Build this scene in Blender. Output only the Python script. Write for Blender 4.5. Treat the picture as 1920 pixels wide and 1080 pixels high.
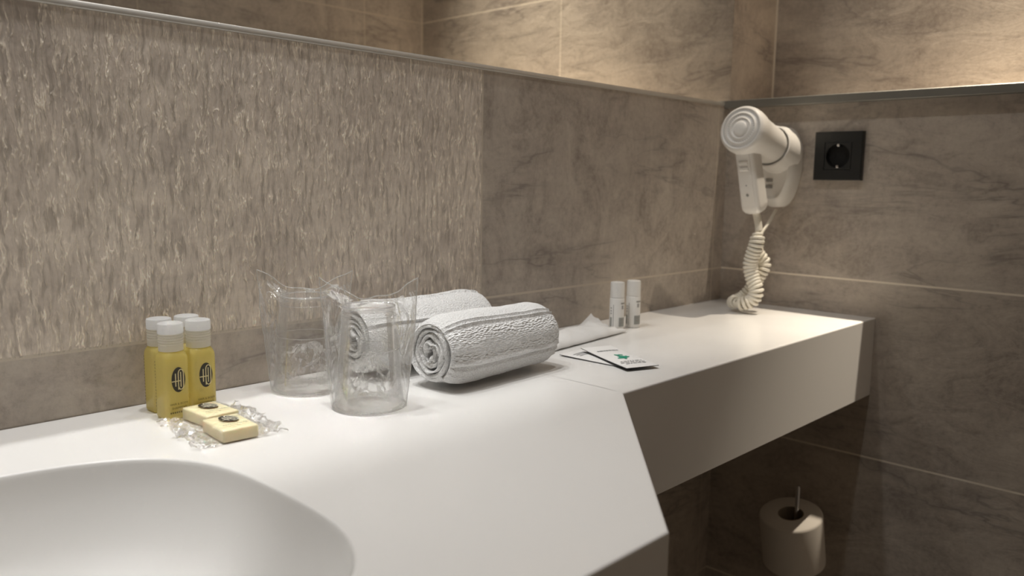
import bpy, bmesh, math, random
from mathutils import Vector, Matrix, noise as mnoise

random.seed(7)
PI = math.pi
sc = bpy.context.scene
for o in list(bpy.data.objects):
    bpy.data.objects.remove(o)
COL = sc.collection

# ------------------------------------------------------------------ camera
cd = bpy.data.cameras.new('camera')
cam = bpy.data.objects.new('camera', cd)
COL.objects.link(cam)
cd.sensor_width = 36.0
cd.lens = 36.0 * 1521.0 / 1920.0
cd.clip_start = 0.01
RM = Matrix(((0.69299108, 0.08379919, -0.7160594),
             (-0.72078661, 0.10142633, -0.68569626),
             (0.01516649, 0.99130742, 0.13068888)))
cam.matrix_world = Matrix.Translation((-1.3829, -0.7750, 0.21676)) @ RM.to_4x4()
cd.dof.use_dof = True
cd.dof.focus_distance = 0.84
cd.dof.aperture_fstop = 6.2
sc.camera = cam

# ------------------------------------------------------------------ world, lamps, exposure
w = bpy.data.worlds.new('world')
sc.world = w
w.use_nodes = True
w.node_tree.nodes['Background'].inputs[0].default_value = (0.9, 0.85, 0.78, 1)
w.node_tree.nodes['Background'].inputs[1].default_value = 0.0

sc.view_settings.view_transform = 'Standard'
sc.view_settings.look = 'None'
sc.view_settings.gamma = 1.0
sc.view_settings.use_curve_mapping = False
sc.view_settings.exposure = 0.06
cy = sc.cycles
cy.use_denoising = True
cy.max_bounces = 12
cy.diffuse_bounces = 5
cy.glossy_bounces = 6
cy.transmission_bounces = 12
cy.transparent_max_bounces = 28
cy.caustics_reflective = True
cy.caustics_refractive = True
cy.blur_glossy = 0.0
cy.sample_clamp_indirect = 0.0
cy.use_guiding = True

ZC = 1.44          # ceiling above the counter top


def lamp(name, loc, power, color, size, spread, tilt=(0.0, 0.0)):
    """a small round recessed ceiling lamp shining down"""
    l = bpy.data.lights.new(name, 'AREA')
    l.shape = 'DISK'
    l.size = size
    l.spread = math.radians(spread)
    l.energy = power
    l.color = color
    o = bpy.data.objects.new(name, l)
    COL.objects.link(o)
    o.location = loc
    o.rotation_euler = (tilt[0], tilt[1], 0)
    return o


WARM = (1.0, 0.87, 0.70)
NEUT = (1.0, 0.99, 0.975)
# ceiling lamps washing the mirror wall, above the basin
for x in (-1.33, -0.97):
    lamp('downlight_mirror_wall', (x, -0.13, ZC - 0.01), 1.12, NEUT, 0.045, 82)
# ceiling lamps over the recess in the right-hand wall
for y, p, sp in ((-0.41, 2.0, 44), (-0.70, 3.0, 46)):
    lamp('downlight_recess', (0.082, y, ZC - 0.01), p, WARM, 0.022, sp, (0.0, math.radians(3.5)))
# added fill lamp out of view, brightening the fronts of things
lamp('fill_lamp_room', (-0.72, -0.40, ZC - 0.01), 1.15, NEUT, 0.06, 120)


# ------------------------------------------------------------------ node helpers
class NT:
    def __init__(self, name):
        self.m = bpy.data.materials.new(name)
        self.m.use_nodes = True
        self.t = self.m.node_tree
        self.t.nodes.clear()
        self.out = self.t.nodes.new('ShaderNodeOutputMaterial')

    def n(self, typ, **kw):
        nd = self.t.nodes.new('ShaderNode' + typ)
        for k, v in kw.items():
            if k.startswith('i_'):
                key = k[2:]
                key = int(key) if key.isdigit() else key.replace('_', ' ')
                self.put(nd.inputs[key], v)
            else:
                setattr(nd, k, v)
        return nd

    def put(self, sock, v):
        if isinstance(v, bpy.types.NodeSocket):
            self.t.links.new(v, sock)
        elif hasattr(v, 'outputs'):
            self.t.links.new(v.outputs[0], sock)
        else:
            if isinstance(v, tuple) and len(v) == 3 and sock.type == 'RGBA':
                v = (*v, 1)
            sock.default_value = v

    def math(self, op, a, b=0.0, c=None, clamp=False):
        nd = self.t.nodes.new('ShaderNodeMath')
        nd.operation = op
        nd.use_clamp = clamp
        self.put(nd.inputs[0], a)
        self.put(nd.inputs[1], b)
        if c is not None:
            self.put(nd.inputs[2], c)
        return nd.outputs[0]

    def mix(self, f, a, b, blend='MIX'):
        nd = self.t.nodes.new('ShaderNodeMix')
        nd.data_type = 'RGBA'
        nd.blend_type = blend
        self.put(nd.inputs[0], f)
        self.put(nd.inputs[6], a)
        self.put(nd.inputs[7], b)
        return nd.outputs[2]

    def ramp(self, f, stops):
        nd = self.t.nodes.new('ShaderNodeValToRGB')
        self.put(nd.inputs[0], f)
        cr = nd.color_ramp
        while len(cr.elements) < len(stops):
            cr.elements.new(0.5)
        for e, (p, c) in zip(cr.elements, stops):
            e.position = p
            e.color = (c, c, c, 1) if not isinstance(c, tuple) else (*c, 1)
        return nd.outputs[0]

    def vmap(self, vec, scale=(1, 1, 1), loc=(0, 0, 0), rot=(0, 0, 0)):
        nd = self.t.nodes.new('ShaderNodeMapping')
        self.put(nd.inputs[0], vec)
        nd.inputs['Location'].default_value = loc
        nd.inputs['Rotation'].default_value = rot
        nd.inputs['Scale'].default_value = scale
        return nd.outputs[0]

    def noise(self, vec, scale, detail=4, rough=0.55, dist=0.0):
        nd = self.t.nodes.new('ShaderNodeTexNoise')
        self.put(nd.inputs['Vector'], vec)
        nd.inputs['Scale'].default_value = scale
        nd.inputs['Detail'].default_value = detail
        nd.inputs['Roughness'].default_value = rough
        nd.inputs['Distortion'].default_value = dist
        return nd.outputs['Fac']

    def bump(self, h, strength, dist):
        nd = self.t.nodes.new('ShaderNodeBump')
        self.put(nd.inputs['Height'], h)
        nd.inputs['Strength'].default_value = strength
        nd.inputs['Distance'].default_value = dist
        return nd.outputs[0]

    def bsdf(self, **kw):
        nd = self.t.nodes.new('ShaderNodeBsdfPrincipled')
        for k, v in kw.items():
            self.put(nd.inputs[k.replace('_', ' ')], v)
        return nd

    def done(self, sh):
        self.t.links.new(sh.outputs[0] if hasattr(sh, 'outputs') else sh, self.out.inputs[0])
        return self.m


def plain(name, col, rough=0.4, **kw):
    t = NT(name)
    return t.done(t.bsdf(Base_Color=col, Roughness=rough, **kw))


def joint_mask(t, coord, offs, period, width):
    # 1 on a joint of half-width `width` every `period`
    a = t.math('SUBTRACT', coord, offs - 100 * period)
    a = t.math('MODULO', a, period)
    a = t.math('SUBTRACT', a, period / 2)
    a = t.math('ABSOLUTE', a)
    a = t.math('SUBTRACT', period / 2, a)
    return t.math('LESS_THAN', a, width)


def stone_mat(name, axis, joffs, ribbed=False, corner=None, tone=1.0, grout=(0.60, 0.53, 0.44)):
    t = NT(name)
    tc = t.n('TexCoord').outputs['Object']
    sep = t.n('SeparateXYZ', i_0=tc)
    big = t.noise(tc, 2.6, 6, 0.6, 0.6)
    lay = t.vmap(tc, (1.0, 1.0, 2.2)) if axis == 1 else t.vmap(tc, (1.5, 1.5, 1.0), rot=(0, 0.5, 0))
    mid = t.noise(lay, 9, 8, 0.66, 1.6)
    fine = t.noise(tc, 120, 5, 0.7)
    k = tone * 2.6
    base = t.ramp(big, [(0.3, (0.135 * k, 0.115 * k, 0.099 * k)), (0.52, (0.195 * k, 0.170 * k, 0.147 * k)), (0.72, (0.262 * k, 0.232 * k, 0.196 * k))])
    col = t.mix(t.ramp(mid, [(0.42, 0.0), (0.70, 0.30 if ribbed else 0.62)]), base, (0.285 * k, 0.255 * k, 0.218 * k))
    col = t.mix(t.ramp(mid, [(0.28, 0.25 if ribbed else 0.50), (0.45, 0.0)]), col, (0.105 * k, 0.089 * k, 0.074 * k))
    col = t.mix(t.math('MULTIPLY', t.ramp(fine, [(0.42, 0.0), (0.8, 1.0)]), 0.40), col, (0.33 * k, 0.30 * k, 0.26 * k))
    col = t.mix(t.math('MULTIPLY', t.ramp(fine, [(0.2, 1.0), (0.42, 0.0)]), 0.50), col, (0.09 * k, 0.078 * k, 0.066 * k))
    # long wandering veins, thin and dark, with a soft halo
    vv = t.vmap(tc, (1.3, 1.3, 6.0) if not ribbed else (2.2, 2.2, 2.2), rot=(0, 0.6, 0) if ribbed else (0, 0, 0))
    vn = t.noise(vv, 1.5, 5, 0.58, 0.5)
    ridge = t.math('ABSOLUTE', t.math('SUBTRACT', vn, 0.5))
    vein = t.math('SUBTRACT', 1.0, t.math('DIVIDE', ridge, 0.012), clamp=True)
    halo = t.math('SUBTRACT', 1.0, t.math('DIVIDE', ridge, 0.07), clamp=True)
    gate = t.ramp(t.noise(tc, 5.0, 3), [(0.45, 0.0), (0.62, 1.0)])
    col = t.mix(t.math('MULTIPLY', t.math('MULTIPLY', vein, gate), 0.10 if ribbed else 0.55), col, (0.075 * k, 0.066 * k, 0.061 * k))
    col = t.mix(t.math('MULTIPLY', t.math('MULTIPLY', halo, gate), 0.42), col, (0.115 * k, 0.099 * k, 0.088 * k))
    h = t.math('ADD', t.math('MULTIPLY', mid, 0.8), t.math('MULTIPLY', fine, 0.25))
    bs, bd = 0.35, 0.004
    if ribbed:
        wob = t.n('TexNoise', i_Vector=t.vmap(tc, (1.0, 1.0, 0.7)), i_Scale=62.0, i_Detail=3.0).outputs['Color']
        sub = t.n('VectorMath', operation='SUBTRACT', i_0=wob, i_1=(0.5, 0.5, 0.5))
        scl = t.n('VectorMath', operation='SCALE', i_0=sub.outputs[0])
        scl.inputs[3].default_value = 0.0085
        pv = t.n('VectorMath', operation='ADD', i_0=tc, i_1=scl.outputs[0]).outputs[0]
        rv = t.vmap(pv, (1.0, 0.0, 0.15))
        rn = t.noise(rv, 175, 3, 0.55, 0.25)
        rv2 = t.vmap(pv, (1.0, 0.0, 0.16), (3.1, 0, 1.7))
        rn2 = t.noise(rv2, 230, 2, 0.5, 0.0)
        thin = t.math('ABSOLUTE', t.math('SUBTRACT', rn, 0.52))
        thin = t.math('SUBTRACT', 1.0, t.math('DIVIDE', thin, 0.052), clamp=True)
        breakup = t.ramp(t.noise(t.vmap(tc, (1, 1, 0.35)), 90, 4, 0.65), [(0.40, 0.05), (0.62, 1.0)])
        thin = t.math('MULTIPLY', thin, breakup)
        col = t.mix(t.math('MULTIPLY', thin, 0.85), col, (0.44 * k, 0.395 * k, 0.33 * k))
        groove = t.ramp(rn2, [(0.34, 1.0), (0.50, 0.0)])
        col = t.mix(t.math('MULTIPLY', groove, 0.55), col, (0.10 * k, 0.087 * k, 0.073 * k))
        h = t.math('ADD', t.math('MULTIPLY', h, 0.25), t.math('ADD', t.math('MULTIPLY', thin, 0.7), t.math('MULTIPLY', rn2, 0.9)))
        bs, bd = 0.6, 0.003
    # tile joints
    u = sep.outputs[axis]
    jz = joint_mask(t, sep.outputs[2], 0.06, 0.30, 0.0016)
    jx = joint_mask(t, u, joffs, 0.60, 0.0012)
    j = t.math('MAXIMUM', jz, jx)
    if corner is not None:
        for cpos in corner:
            cm = t.math('LESS_THAN', t.math('ABSOLUTE', t.math('SUBTRACT', u, cpos)), 0.004)
            cm = t.math('MULTIPLY', cm, t.math('GREATER_THAN', sep.outputs[2], 0.37))
            j = t.math('MAXIMUM', j, cm)
    col = t.mix(j, col, grout)
    h = t.math('SUBTRACT', h, t.math('MULTIPLY', j, 1.0))
    nb = t.bump(h, bs, bd)
    rr = t.ramp(mid, [(0.3, 0.42), (0.7, 0.58)])
    b = t.bsdf(Base_Color=col, Roughness=rr, Normal=nb)
    b.inputs['Specular IOR Level'].default_value = 0.35
    return t.done(b)


M = {}
M['stone_back'] = stone_mat('stone_back_wall', 0, -0.634, tone=0.86)
M['ribbed'] = stone_mat('stone_ribbed_tile', 0, -0.634, ribbed=True, tone=1.27)
M['stone_right'] = stone_mat('stone_right_wall', 1, -0.56, corner=(0.0, -1.084), tone=0.86, grout=(0.85, 0.77, 0.65))
M['floor'] = stone_mat('stone_floor', 0, 0.0, tone=0.13)
M['plaster'] = plain('ceiling_plaster', (0.80, 0.79, 0.76), 0.9)
M['mirror'] = plain('mirror_glass', (0.95, 0.955, 0.94), 0.0, Metallic=1.0)
M['alu'] = plain('brushed_aluminium', (0.62, 0.60, 0.56), 0.5, Metallic=0.6)
M['alu_grey'] = plain('grey_metal_profile', (0.30, 0.295, 0.27), 0.45, Metallic=0.6)
M['chrome'] = plain('chrome', (0.8, 0.8, 0.8), 0.12, Metallic=1.0)


def solid_surface():
    t = NT('white_solid_surface')
    tc = t.n('TexCoord').outputs['Object']
    b = t.bsdf(Base_Color=(0.83, 0.82, 0.80), Roughness=t.ramp(t.noise(tc, 6, 3), [(0.3, 0.20), (0.7, 0.27)]))
    b.inputs['Specular IOR Level'].default_value = 0.45
    return t.done(b)


M['solid'] = solid_surface()


def terry():
    t = NT('white_terry')
    tc = t.n('TexCoord').outputs['Object']
    band = t.n('Attribute', attribute_name='band').outputs['Fac']
    f = t.noise(tc, 520, 3, 0.75)
    v = t.n('TexVoronoi', i_Vector=t.vmap(tc, (1, 1, 1)), i_Scale=520.0).outputs['Distance']
    weave = t.n('TexVoronoi', i_Vector=t.vmap(tc, (0.42, 1.0, 1.0)), i_Scale=520.0).outputs['Distance']
    h = t.mix(band, t.math('ADD', f, t.math('MULTIPLY', v, 0.5)), t.math('MULTIPLY', weave, 1.6))
    nb = t.bump(h, 0.9, 0.0018)
    col = t.mix(t.ramp(f, [(0.35, 0.0), (0.65, 1.0)]), (0.78, 0.78, 0.775), (0.93, 0.93, 0.925))
    b = t.bsdf(Base_Color=col, Roughness=0.95, Normal=nb)
    b.inputs['Specular IOR Level'].default_value = 0.1
    b.inputs['Sheen Weight'].default_value = 0.25
    return t.done(b)


M['terry'] = terry()


def film(name, ior, haze, tint=(0.992, 0.992, 0.990), rough=0.06, gain=1.0, edge=0.0, crease=0.0):
    t = NT(name)
    tr = t.n('BsdfTransparent', i_0=tint)
    gl = t.n('BsdfGlossy', i_Color=(1, 1, 1), i_Roughness=rough)
    df = t.n('BsdfDiffuse', i_Color=(0.95, 0.95, 0.94))
    tl = t.n('BsdfTranslucent', i_Color=(0.95, 0.95, 0.94))
    dd = t.n('MixShader', i_0=0.5, i_1=df, i_2=tl)
    fr = t.n('Fresnel')
    fr.inputs[0].default_value = ior
    if crease > 0:
        tc = t.n('TexCoord').outputs['Object']
        cn = t.noise(t.vmap(tc, (1, 1, 0.45)), 55, 2, 0.5, 1.2)
        rd = t.math('ABSOLUTE', t.math('SUBTRACT', cn, 0.5))
        nb = t.bump(t.math('MULTIPLY', rd, -1.0), crease, 0.02)
        t.t.links.new(nb, gl.inputs['Normal'])
        t.t.links.new(nb, fr.inputs['Normal'])
    fac = t.math('MULTIPLY', fr.outputs[0], gain, clamp=True)
    hz = haze
    if edge > 0:
        lw = t.n('LayerWeight')
        lw.inputs[0].default_value = 0.25
        hz = t.math('ADD', t.math('MULTIPLY', lw.outputs['Facing'], edge), haze, clamp=True)
    a = t.n('MixShader', i_0=hz, i_1=tr, i_2=dd)
    b = t.n('MixShader', i_0=fac, i_1=a, i_2=gl)
    return t.done(b)


M['film'] = film('clear_film', 1.45, 0.018, rough=0.06, edge=0.05, gain=0.6, crease=0.35)
M['wrap'] = film('clear_wrapper', 1.45, 0.02, rough=0.06, edge=0.05, gain=0.6, crease=0.25)
M['cup'] = film('clear_hard_plastic', 1.46, 0.016, tint=(0.996, 0.996, 0.995), rough=0.02, edge=0.08, gain=0.5)
M['seam'] = film('film_seam', 1.6, 0.40, rough=0.10, edge=0.0, gain=0.6)
M['rim'] = film('plastic_rim', 1.6, 0.16, rough=0.08, edge=0.10, gain=0.6)


def gel():
    t = NT('yellow_gel')
    g = t.bsdf(Base_Color=(0.985, 0.94, 0.62), Roughness=0.10, IOR=1.38)
    g.inputs['Transmission Weight'].default_value = 1.0
    d = t.bsdf(Base_Color=(0.90, 0.80, 0.33), Roughness=0.18)
    tl = t.n('BsdfTranslucent', i_Color=(0.95, 0.85, 0.34))
    dm = t.n('MixShader', i_0=0.45, i_1=d, i_2=tl)
    return t.done(t.n('MixShader', i_0=0.66, i_1=g, i_2=dm))


M['gel'] = gel()


def frosted(name, col, op, rough=0.35):
    t = NT(name)
    tr = t.n('BsdfTransparent', i_0=(0.95, 0.95, 0.93))
    d = t.bsdf(Base_Color=col, Roughness=rough)
    tl = t.n('BsdfTranslucent', i_Color=col)
    dm = t.n('MixShader', i_0=0.45, i_1=d, i_2=tl)
    return t.done(t.n('MixShader', i_0=op, i_1=tr, i_2=dm))


M['cap_white'] = frosted('cap_white', (0.93, 0.935, 0.94), 0.96)
M['cap_frost'] = frosted('cap_frosted', (0.92, 0.90, 0.84), 0.80)
M['ink'] = plain('dark_brown_ink', (0.035, 0.030, 0.020), 0.5)
M['ink_soft'] = plain('olive_ink', (0.13, 0.10, 0.03), 0.5)
M['ink_grey'] = plain('grey_ink', (0.30, 0.30, 0.30), 0.6)
M['label_pale'] = plain('pale_label_line', (0.80, 0.72, 0.42), 0.5)
M['label_cream'] = plain('cream_line', (0.80, 0.76, 0.60), 0.5)
M['soap'] = plain('cream_soap', (0.83, 0.74, 0.50), 0.45, Subsurface_Weight=0.15)
M['paper'] = plain('white_paper', (0.82, 0.81, 0.79), 0.55)
M['paper_edge'] = plain('dark_pouch_edge', (0.06, 0.06, 0.065), 0.4)  # near-black on the sachet's edges and underside
M['green'] = plain('green_print', (0.02, 0.30, 0.19), 0.5)
M['tube'] = plain('white_tube', (0.87, 0.86, 0.83), 0.35)
M['tube_grey'] = plain('grey_label', (0.36, 0.37, 0.35), 0.5)
M['abs'] = plain('white_plastic', (0.92, 0.90, 0.86), 0.32)
M['abs_grey'] = plain('grey_print', (0.34, 0.33, 0.31), 0.5)
M['cord'] = plain('ivory_cord', (0.84, 0.80, 0.70), 0.45)
M['black'] = plain('black_plastic', (0.016, 0.017, 0.017), 0.4)
M['black_shade'] = plain('black_plastic_shaded', (0.0015, 0.0015, 0.0015), 0.8)  # shade inside the socket well and pin holes, put into the colour
M['tissue'] = plain('toilet_paper', (0.80, 0.75, 0.68), 0.95)
M['card'] = plain('cardboard', (0.35, 0.29, 0.22), 0.9)


# ------------------------------------------------------------------ mesh helpers
def link(name, bm, mats, parent=None, smooth=None, loc=None):
    me = bpy.data.meshes.new(name)
    bm.normal_update()
    if smooth is not None:
        ang = math.radians(smooth)
        for f in bm.faces:
            f.smooth = True
        for e in bm.edges:
            if len(e.link_faces) == 2 and e.calc_face_angle(0.0) > ang:
                e.smooth = False
    bm.to_mesh(me)
    bm.free()
    for m in (mats if isinstance(mats, (list, tuple)) else [mats]):
        me.materials.append(m)
    o = bpy.data.objects.new(name, me)
    COL.objects.link(o)
    if parent is not None:
        o.parent = parent
    if loc is not None:
        o.location = loc
    return o


def tag(o, label, cat, group=None):
    o['label'] = label
    o['category'] = cat
    if group:
        o['group'] = group
    return o


def empty(name, loc, rz=0.0, label=None, cat=None, group=None):
    o = bpy.data.objects.new(name, None)
    o.empty_display_size = 0.02
    COL.objects.link(o)
    o.location = loc
    o.rotation_euler = (0, 0, rz)
    if label:
        tag(o, label, cat, group)
    return o


def struct(o):
    o['kind'] = 'structure'
    return o


def box(bm, a, b, mi=0):
    vs = [bm.verts.new((x, y, z)) for z in (a[2], b[2]) for y in (a[1], b[1]) for x in (a[0], b[0])]
    fs = []
    for q in ((0, 2, 3, 1), (4, 5, 7, 6), (0, 1, 5, 4), (2, 6, 7, 3), (0, 4, 6, 2), (1, 3, 7, 5)):
        f = bm.faces.new([vs[i] for i in q])
        f.material_index = mi
        fs.append(f)
    return fs


def bevel_all(bm, w, seg=2, ang=30):
    bm.normal_update()
    es = [e for e in bm.edges if len(e.link_faces) == 2 and e.calc_face_angle(0) > math.radians(ang)]
    if es:
        bmesh.ops.bevel(bm, geom=es, offset=w, segments=seg, profile=0.5, affect='EDGES', clamp_overlap=True)


def loft(bm, rings, cap0=True, cap1=True, closed=True, mi=0):
    vr = [[bm.verts.new(p) for p in r] for r in rings]
    n = len(vr[0])
    for i in range(len(vr) - 1):
        for k in range(n if closed else n - 1):
            f = bm.faces.new((vr[i][k], vr[i][(k + 1) % n], vr[i + 1][(k + 1) % n], vr[i + 1][k]))
            f.material_index = mi
    if cap0:
        bm.faces.new(list(reversed(vr[0]))).material_index = mi
    if cap1:
        bm.faces.new(vr[-1]).material_index = mi
    return vr


def lathe(bm, prof, n=48, mi=0, cap0=True, cap1=True, mat=None):
    rings = []
    for r, z in prof:
        ring = [Vector((r * math.cos(2 * PI * k / n), r * math.sin(2 * PI * k / n), z)) for k in range(n)]
        if mat is not None:
            ring = [mat @ p for p in ring]
        rings.append(ring)
    return loft(bm, rings, cap0, cap1, True, mi)


def rsq(hw, hd, r, n=6):
    """rounded rectangle outline, counter-clockwise"""
    pts = []
    for cx, cy_, a0 in ((hw - r, hd - r, 0), (-hw + r, hd - r, 90), (-hw + r, -hd + r, 180), (hw - r, -hd + r, 270)):
        for i in range(n + 1):
            a = math.radians(a0 + 90 * i / n)
            pts.append((cx + r * math.cos(a), cy_ + r * math.sin(a)))
    return pts


def sweep(bm, pts, rad, n=8, mi=0, cap=True):
    """tube through points; rad a number or a list"""
    pts = [Vector(p) for p in pts]
    rings = []
    up = Vector((0, 0, 1))
    prev = None
    for i, p in enumerate(pts):
        t = (pts[min(i + 1, len(pts) - 1)] - pts[max(i - 1, 0)]).normalized()
        if prev is None:
            a = t.orthogonal().normalized()
        else:
            a = (prev - t * prev.dot(t))
            a = a.normalized() if a.length > 1e-6 else t.orthogonal().normalized()
        prev = a
        b = t.cross(a)
        r = rad[i] if isinstance(rad, (list, tuple)) else rad
        rings.append([p + (a * math.cos(2 * PI * k / n) + b * math.sin(2 * PI * k / n)) * r for k in range(n)])
    loft(bm, rings, cap, cap, True, mi)


def spline(pts, n):
    """Catmull-Rom through pts, n samples per span"""
    P = [Vector(p) for p in pts]
    P = [P[0] * 2 - P[1]] + P + [P[-1] * 2 - P[-2]]
    out = []
    for i in range(1, len(P) - 2):
        for k in range(n):
            t = k / n
            a, b, c, d = P[i - 1], P[i], P[i + 1], P[i + 2]
            out.append(0.5 * ((2 * b) + (c - a) * t + (2 * a - 5 * b + 4 * c - d) * t * t + (3 * b - a - 3 * c + d) * t ** 3))
    out.append(P[-2].copy())
    return out


def text_mesh(s, size, bold=0.0):
    cu = bpy.data.curves.new('t', 'FONT')
    cu.body = s
    cu.size = size
    cu.align_x = 'CENTER'
    cu.align_y = 'CENTER'
    cu.offset = bold
    cu.resolution_u = 2
    o = bpy.data.objects.new('t', cu)
    COL.objects.link(o)
    dg = bpy.context.evaluated_depsgraph_get()
    me = bpy.data.meshes.new_from_object(o.evaluated_get(dg))
    vs = [(v.co.x, v.co.y) for v in me.vertices]
    fs = [tuple(p.vertices) for p in me.polygons]
    bpy.data.objects.remove(o)
    bpy.data.curves.remove(cu)
    bpy.data.meshes.remove(me)
    return vs, fs


TEXT = {}


def put_text(bm, s, size, place, mi=0, bold=0.0):
    key = (s, size, bold)
    if key not in TEXT:
        TEXT[key] = text_mesh(s, size, bold)
    vs, fs = TEXT[key]
    nv = [bm.verts.new(place(x, y)) for x, y in vs]
    for f in fs:
        try:
            bm.faces.new([nv[i] for i in f]).material_index = mi
        except ValueError:
            pass


def bar2d(bm, place, x0, y0, x1, y1, mi=0, n=1):
    for i in range(n):
        a = x0 + (x1 - x0) * i / n
        b = x0 + (x1 - x0) * (i + 1) / n
        bm.faces.new([bm.verts.new(place(x, y)) for x, y in ((a, y0), (b, y0), (b, y1), (a, y1))]).material_index = mi


def monogram(bm, place, place2, hw, hh):
    """dark oval carrying a pale interlocked H and tall O"""
    n = 40
    f = bm.faces.new([bm.verts.new(place(hw * math.cos(2 * PI * k / n), hh * math.sin(2 * PI * k / n))) for k in range(n)])
    f.material_index = 0
    s = hw * 0.066

    def seg(x0, y0, x1, y1, wd=s):
        d = Vector((x1 - x0, y1 - y0)).normalized()
        nn = Vector((-d.y, d.x)) * wd
        bm.faces.new([bm.verts.new(place2(x, y)) for x, y in
                      ((x0 + nn.x, y0 + nn.y), (x1 + nn.x, y1 + nn.y), (x1 - nn.x, y1 - nn.y), (x0 - nn.x, y0 - nn.y))]).material_index = 1
    # H : left stem, inner stem, crossbar running out to the left
    seg(-0.42 * hw, -0.52 * hh, -0.42 * hw, 0.52 * hh)
    seg(-0.02 * hw, -0.80 * hh, -0.02 * hw, 0.55 * hh)
    seg(-0.98 * hw, -0.10 * hh, 0.34 * hw, -0.10 * hh)
    seg(0.34 * hw, -0.60 * hh, 0.34 * hw, 0.60 * hh)
    # tall O: stadium ring
    cx, rx = 0.36 * hw, 0.36 * hw
    pts = []
    for k in range(13):
        a = PI - PI * k / 12
        pts.append((cx + rx * math.cos(a), 0.50 * hh + 0.30 * hh * math.sin(a)))
    for k in range(13):
        a = -PI * k / 12
        pts.append((cx + rx * math.cos(a), -0.50 * hh + 0.30 * hh * math.sin(a)))
    for i in range(len(pts)):
        if i == len(pts) - 1:
            continue
        seg(*pts[i], *pts[i + 1])


# ------------------------------------------------------------------ the room
XR = 0.166         # recessed upper part of the right-hand wall
YF = -1.084        # wall opposite the mirror
XL = -2.35
ZF = -0.86
ZS = 0.364         # top of the ledge in the right-hand wall
VJ = -0.634

bm = bmesh.new()


def quad(bm, pts, mi=0):
    f = bm.faces.new([bm.verts.new(p) for p in pts])
    f.material_index = mi


T = 0.08


def slab_y(x0, x1, z0, z1, mi):
    box(bm, (x0, 0, z0), (x1, T, z1), mi)


slab_y(XL - T, VJ - 0.6, ZF - T, ZC + T, 0)
slab_y(VJ - 0.6, VJ, ZF - T, 0.06, 0)
slab_y(VJ - 0.6, VJ, 0.06, 0.36, 1)
slab_y(VJ - 0.6, VJ, 0.36, ZC + T, 0)
slab_y(VJ, XR + T, ZF - T, ZC + T, 0)
struct(link('wall_back', bm, [M['stone_back'], M['ribbed']]))

bm = bmesh.new()
box(bm, (0, YF, ZF - T), (XR + T, 0, ZS))
box(bm, (XR, YF, ZS), (XR + T, 0, ZC + T))
struct(link('wall_right', bm, M['stone_right']))
bm = bmesh.new()
box(bm, (XL - T, YF - T, ZF - T), (XR + T, YF, ZC + T))
struct(link('wall_front', bm, M['stone_back']))
bm = bmesh.new()
box(bm, (XL - T, YF, ZF - T), (XL, 0, ZC + T))
struct(link('wall_left', bm, M['stone_right']))
bm = bmesh.new()
box(bm, (XL, YF, ZF - T), (0, 0, ZF))
struct(link('floor', bm, M['floor']))
bm = bmesh.new()
box(bm, (XL, YF, ZC), (XR, 0, ZC + T))
struct(link('ceiling', bm, M['plaster']))
# metal profile along the front edge of the ledge
bm = bmesh.new()
box(bm, (-0.019, YF, 0.3545), (0.012, -0.001, 0.3685))
bevel_all(bm, 0.001, 1)
struct(link('trim_1', bm, M['alu_grey']))

# ------------------------------------------------------------------ mirror
mir = empty('wall_mirror', (-1.1, 0, 0.36), 0, 'wide wall mirror over the basin counter, reflecting the tiled room', 'mirror')
bm = bmesh.new()
box(bm, (XL + 1.1, -0.0014, 0.0053), (0.0 + 1.1, -0.0002, 0.60))
link('mirror_glass', bm, M['mirror'], mir)
bm = bmesh.new()
prof = [(-0.0002, -0.0010), (-0.0017, -0.0010), (-0.0022, -0.0004), (-0.0024, 0.0010), (-0.0022, 0.0044), (-0.0016, 0.0052), (-0.0002, 0.0052)]
loft(bm, [[(x, y, z) for y, z in prof] for x in (XL + 1.1, -0.006 + 1.1)])
link('edge_profile', bm, M['alu'], mir, 40)['label'] = 'aluminium profile under the mirror glass'

# ------------------------------------------------------------------ counter with basin
YN, YD, XS, XC = -0.29, -0.512, -0.706, -0.962
HT = 0.131


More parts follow.
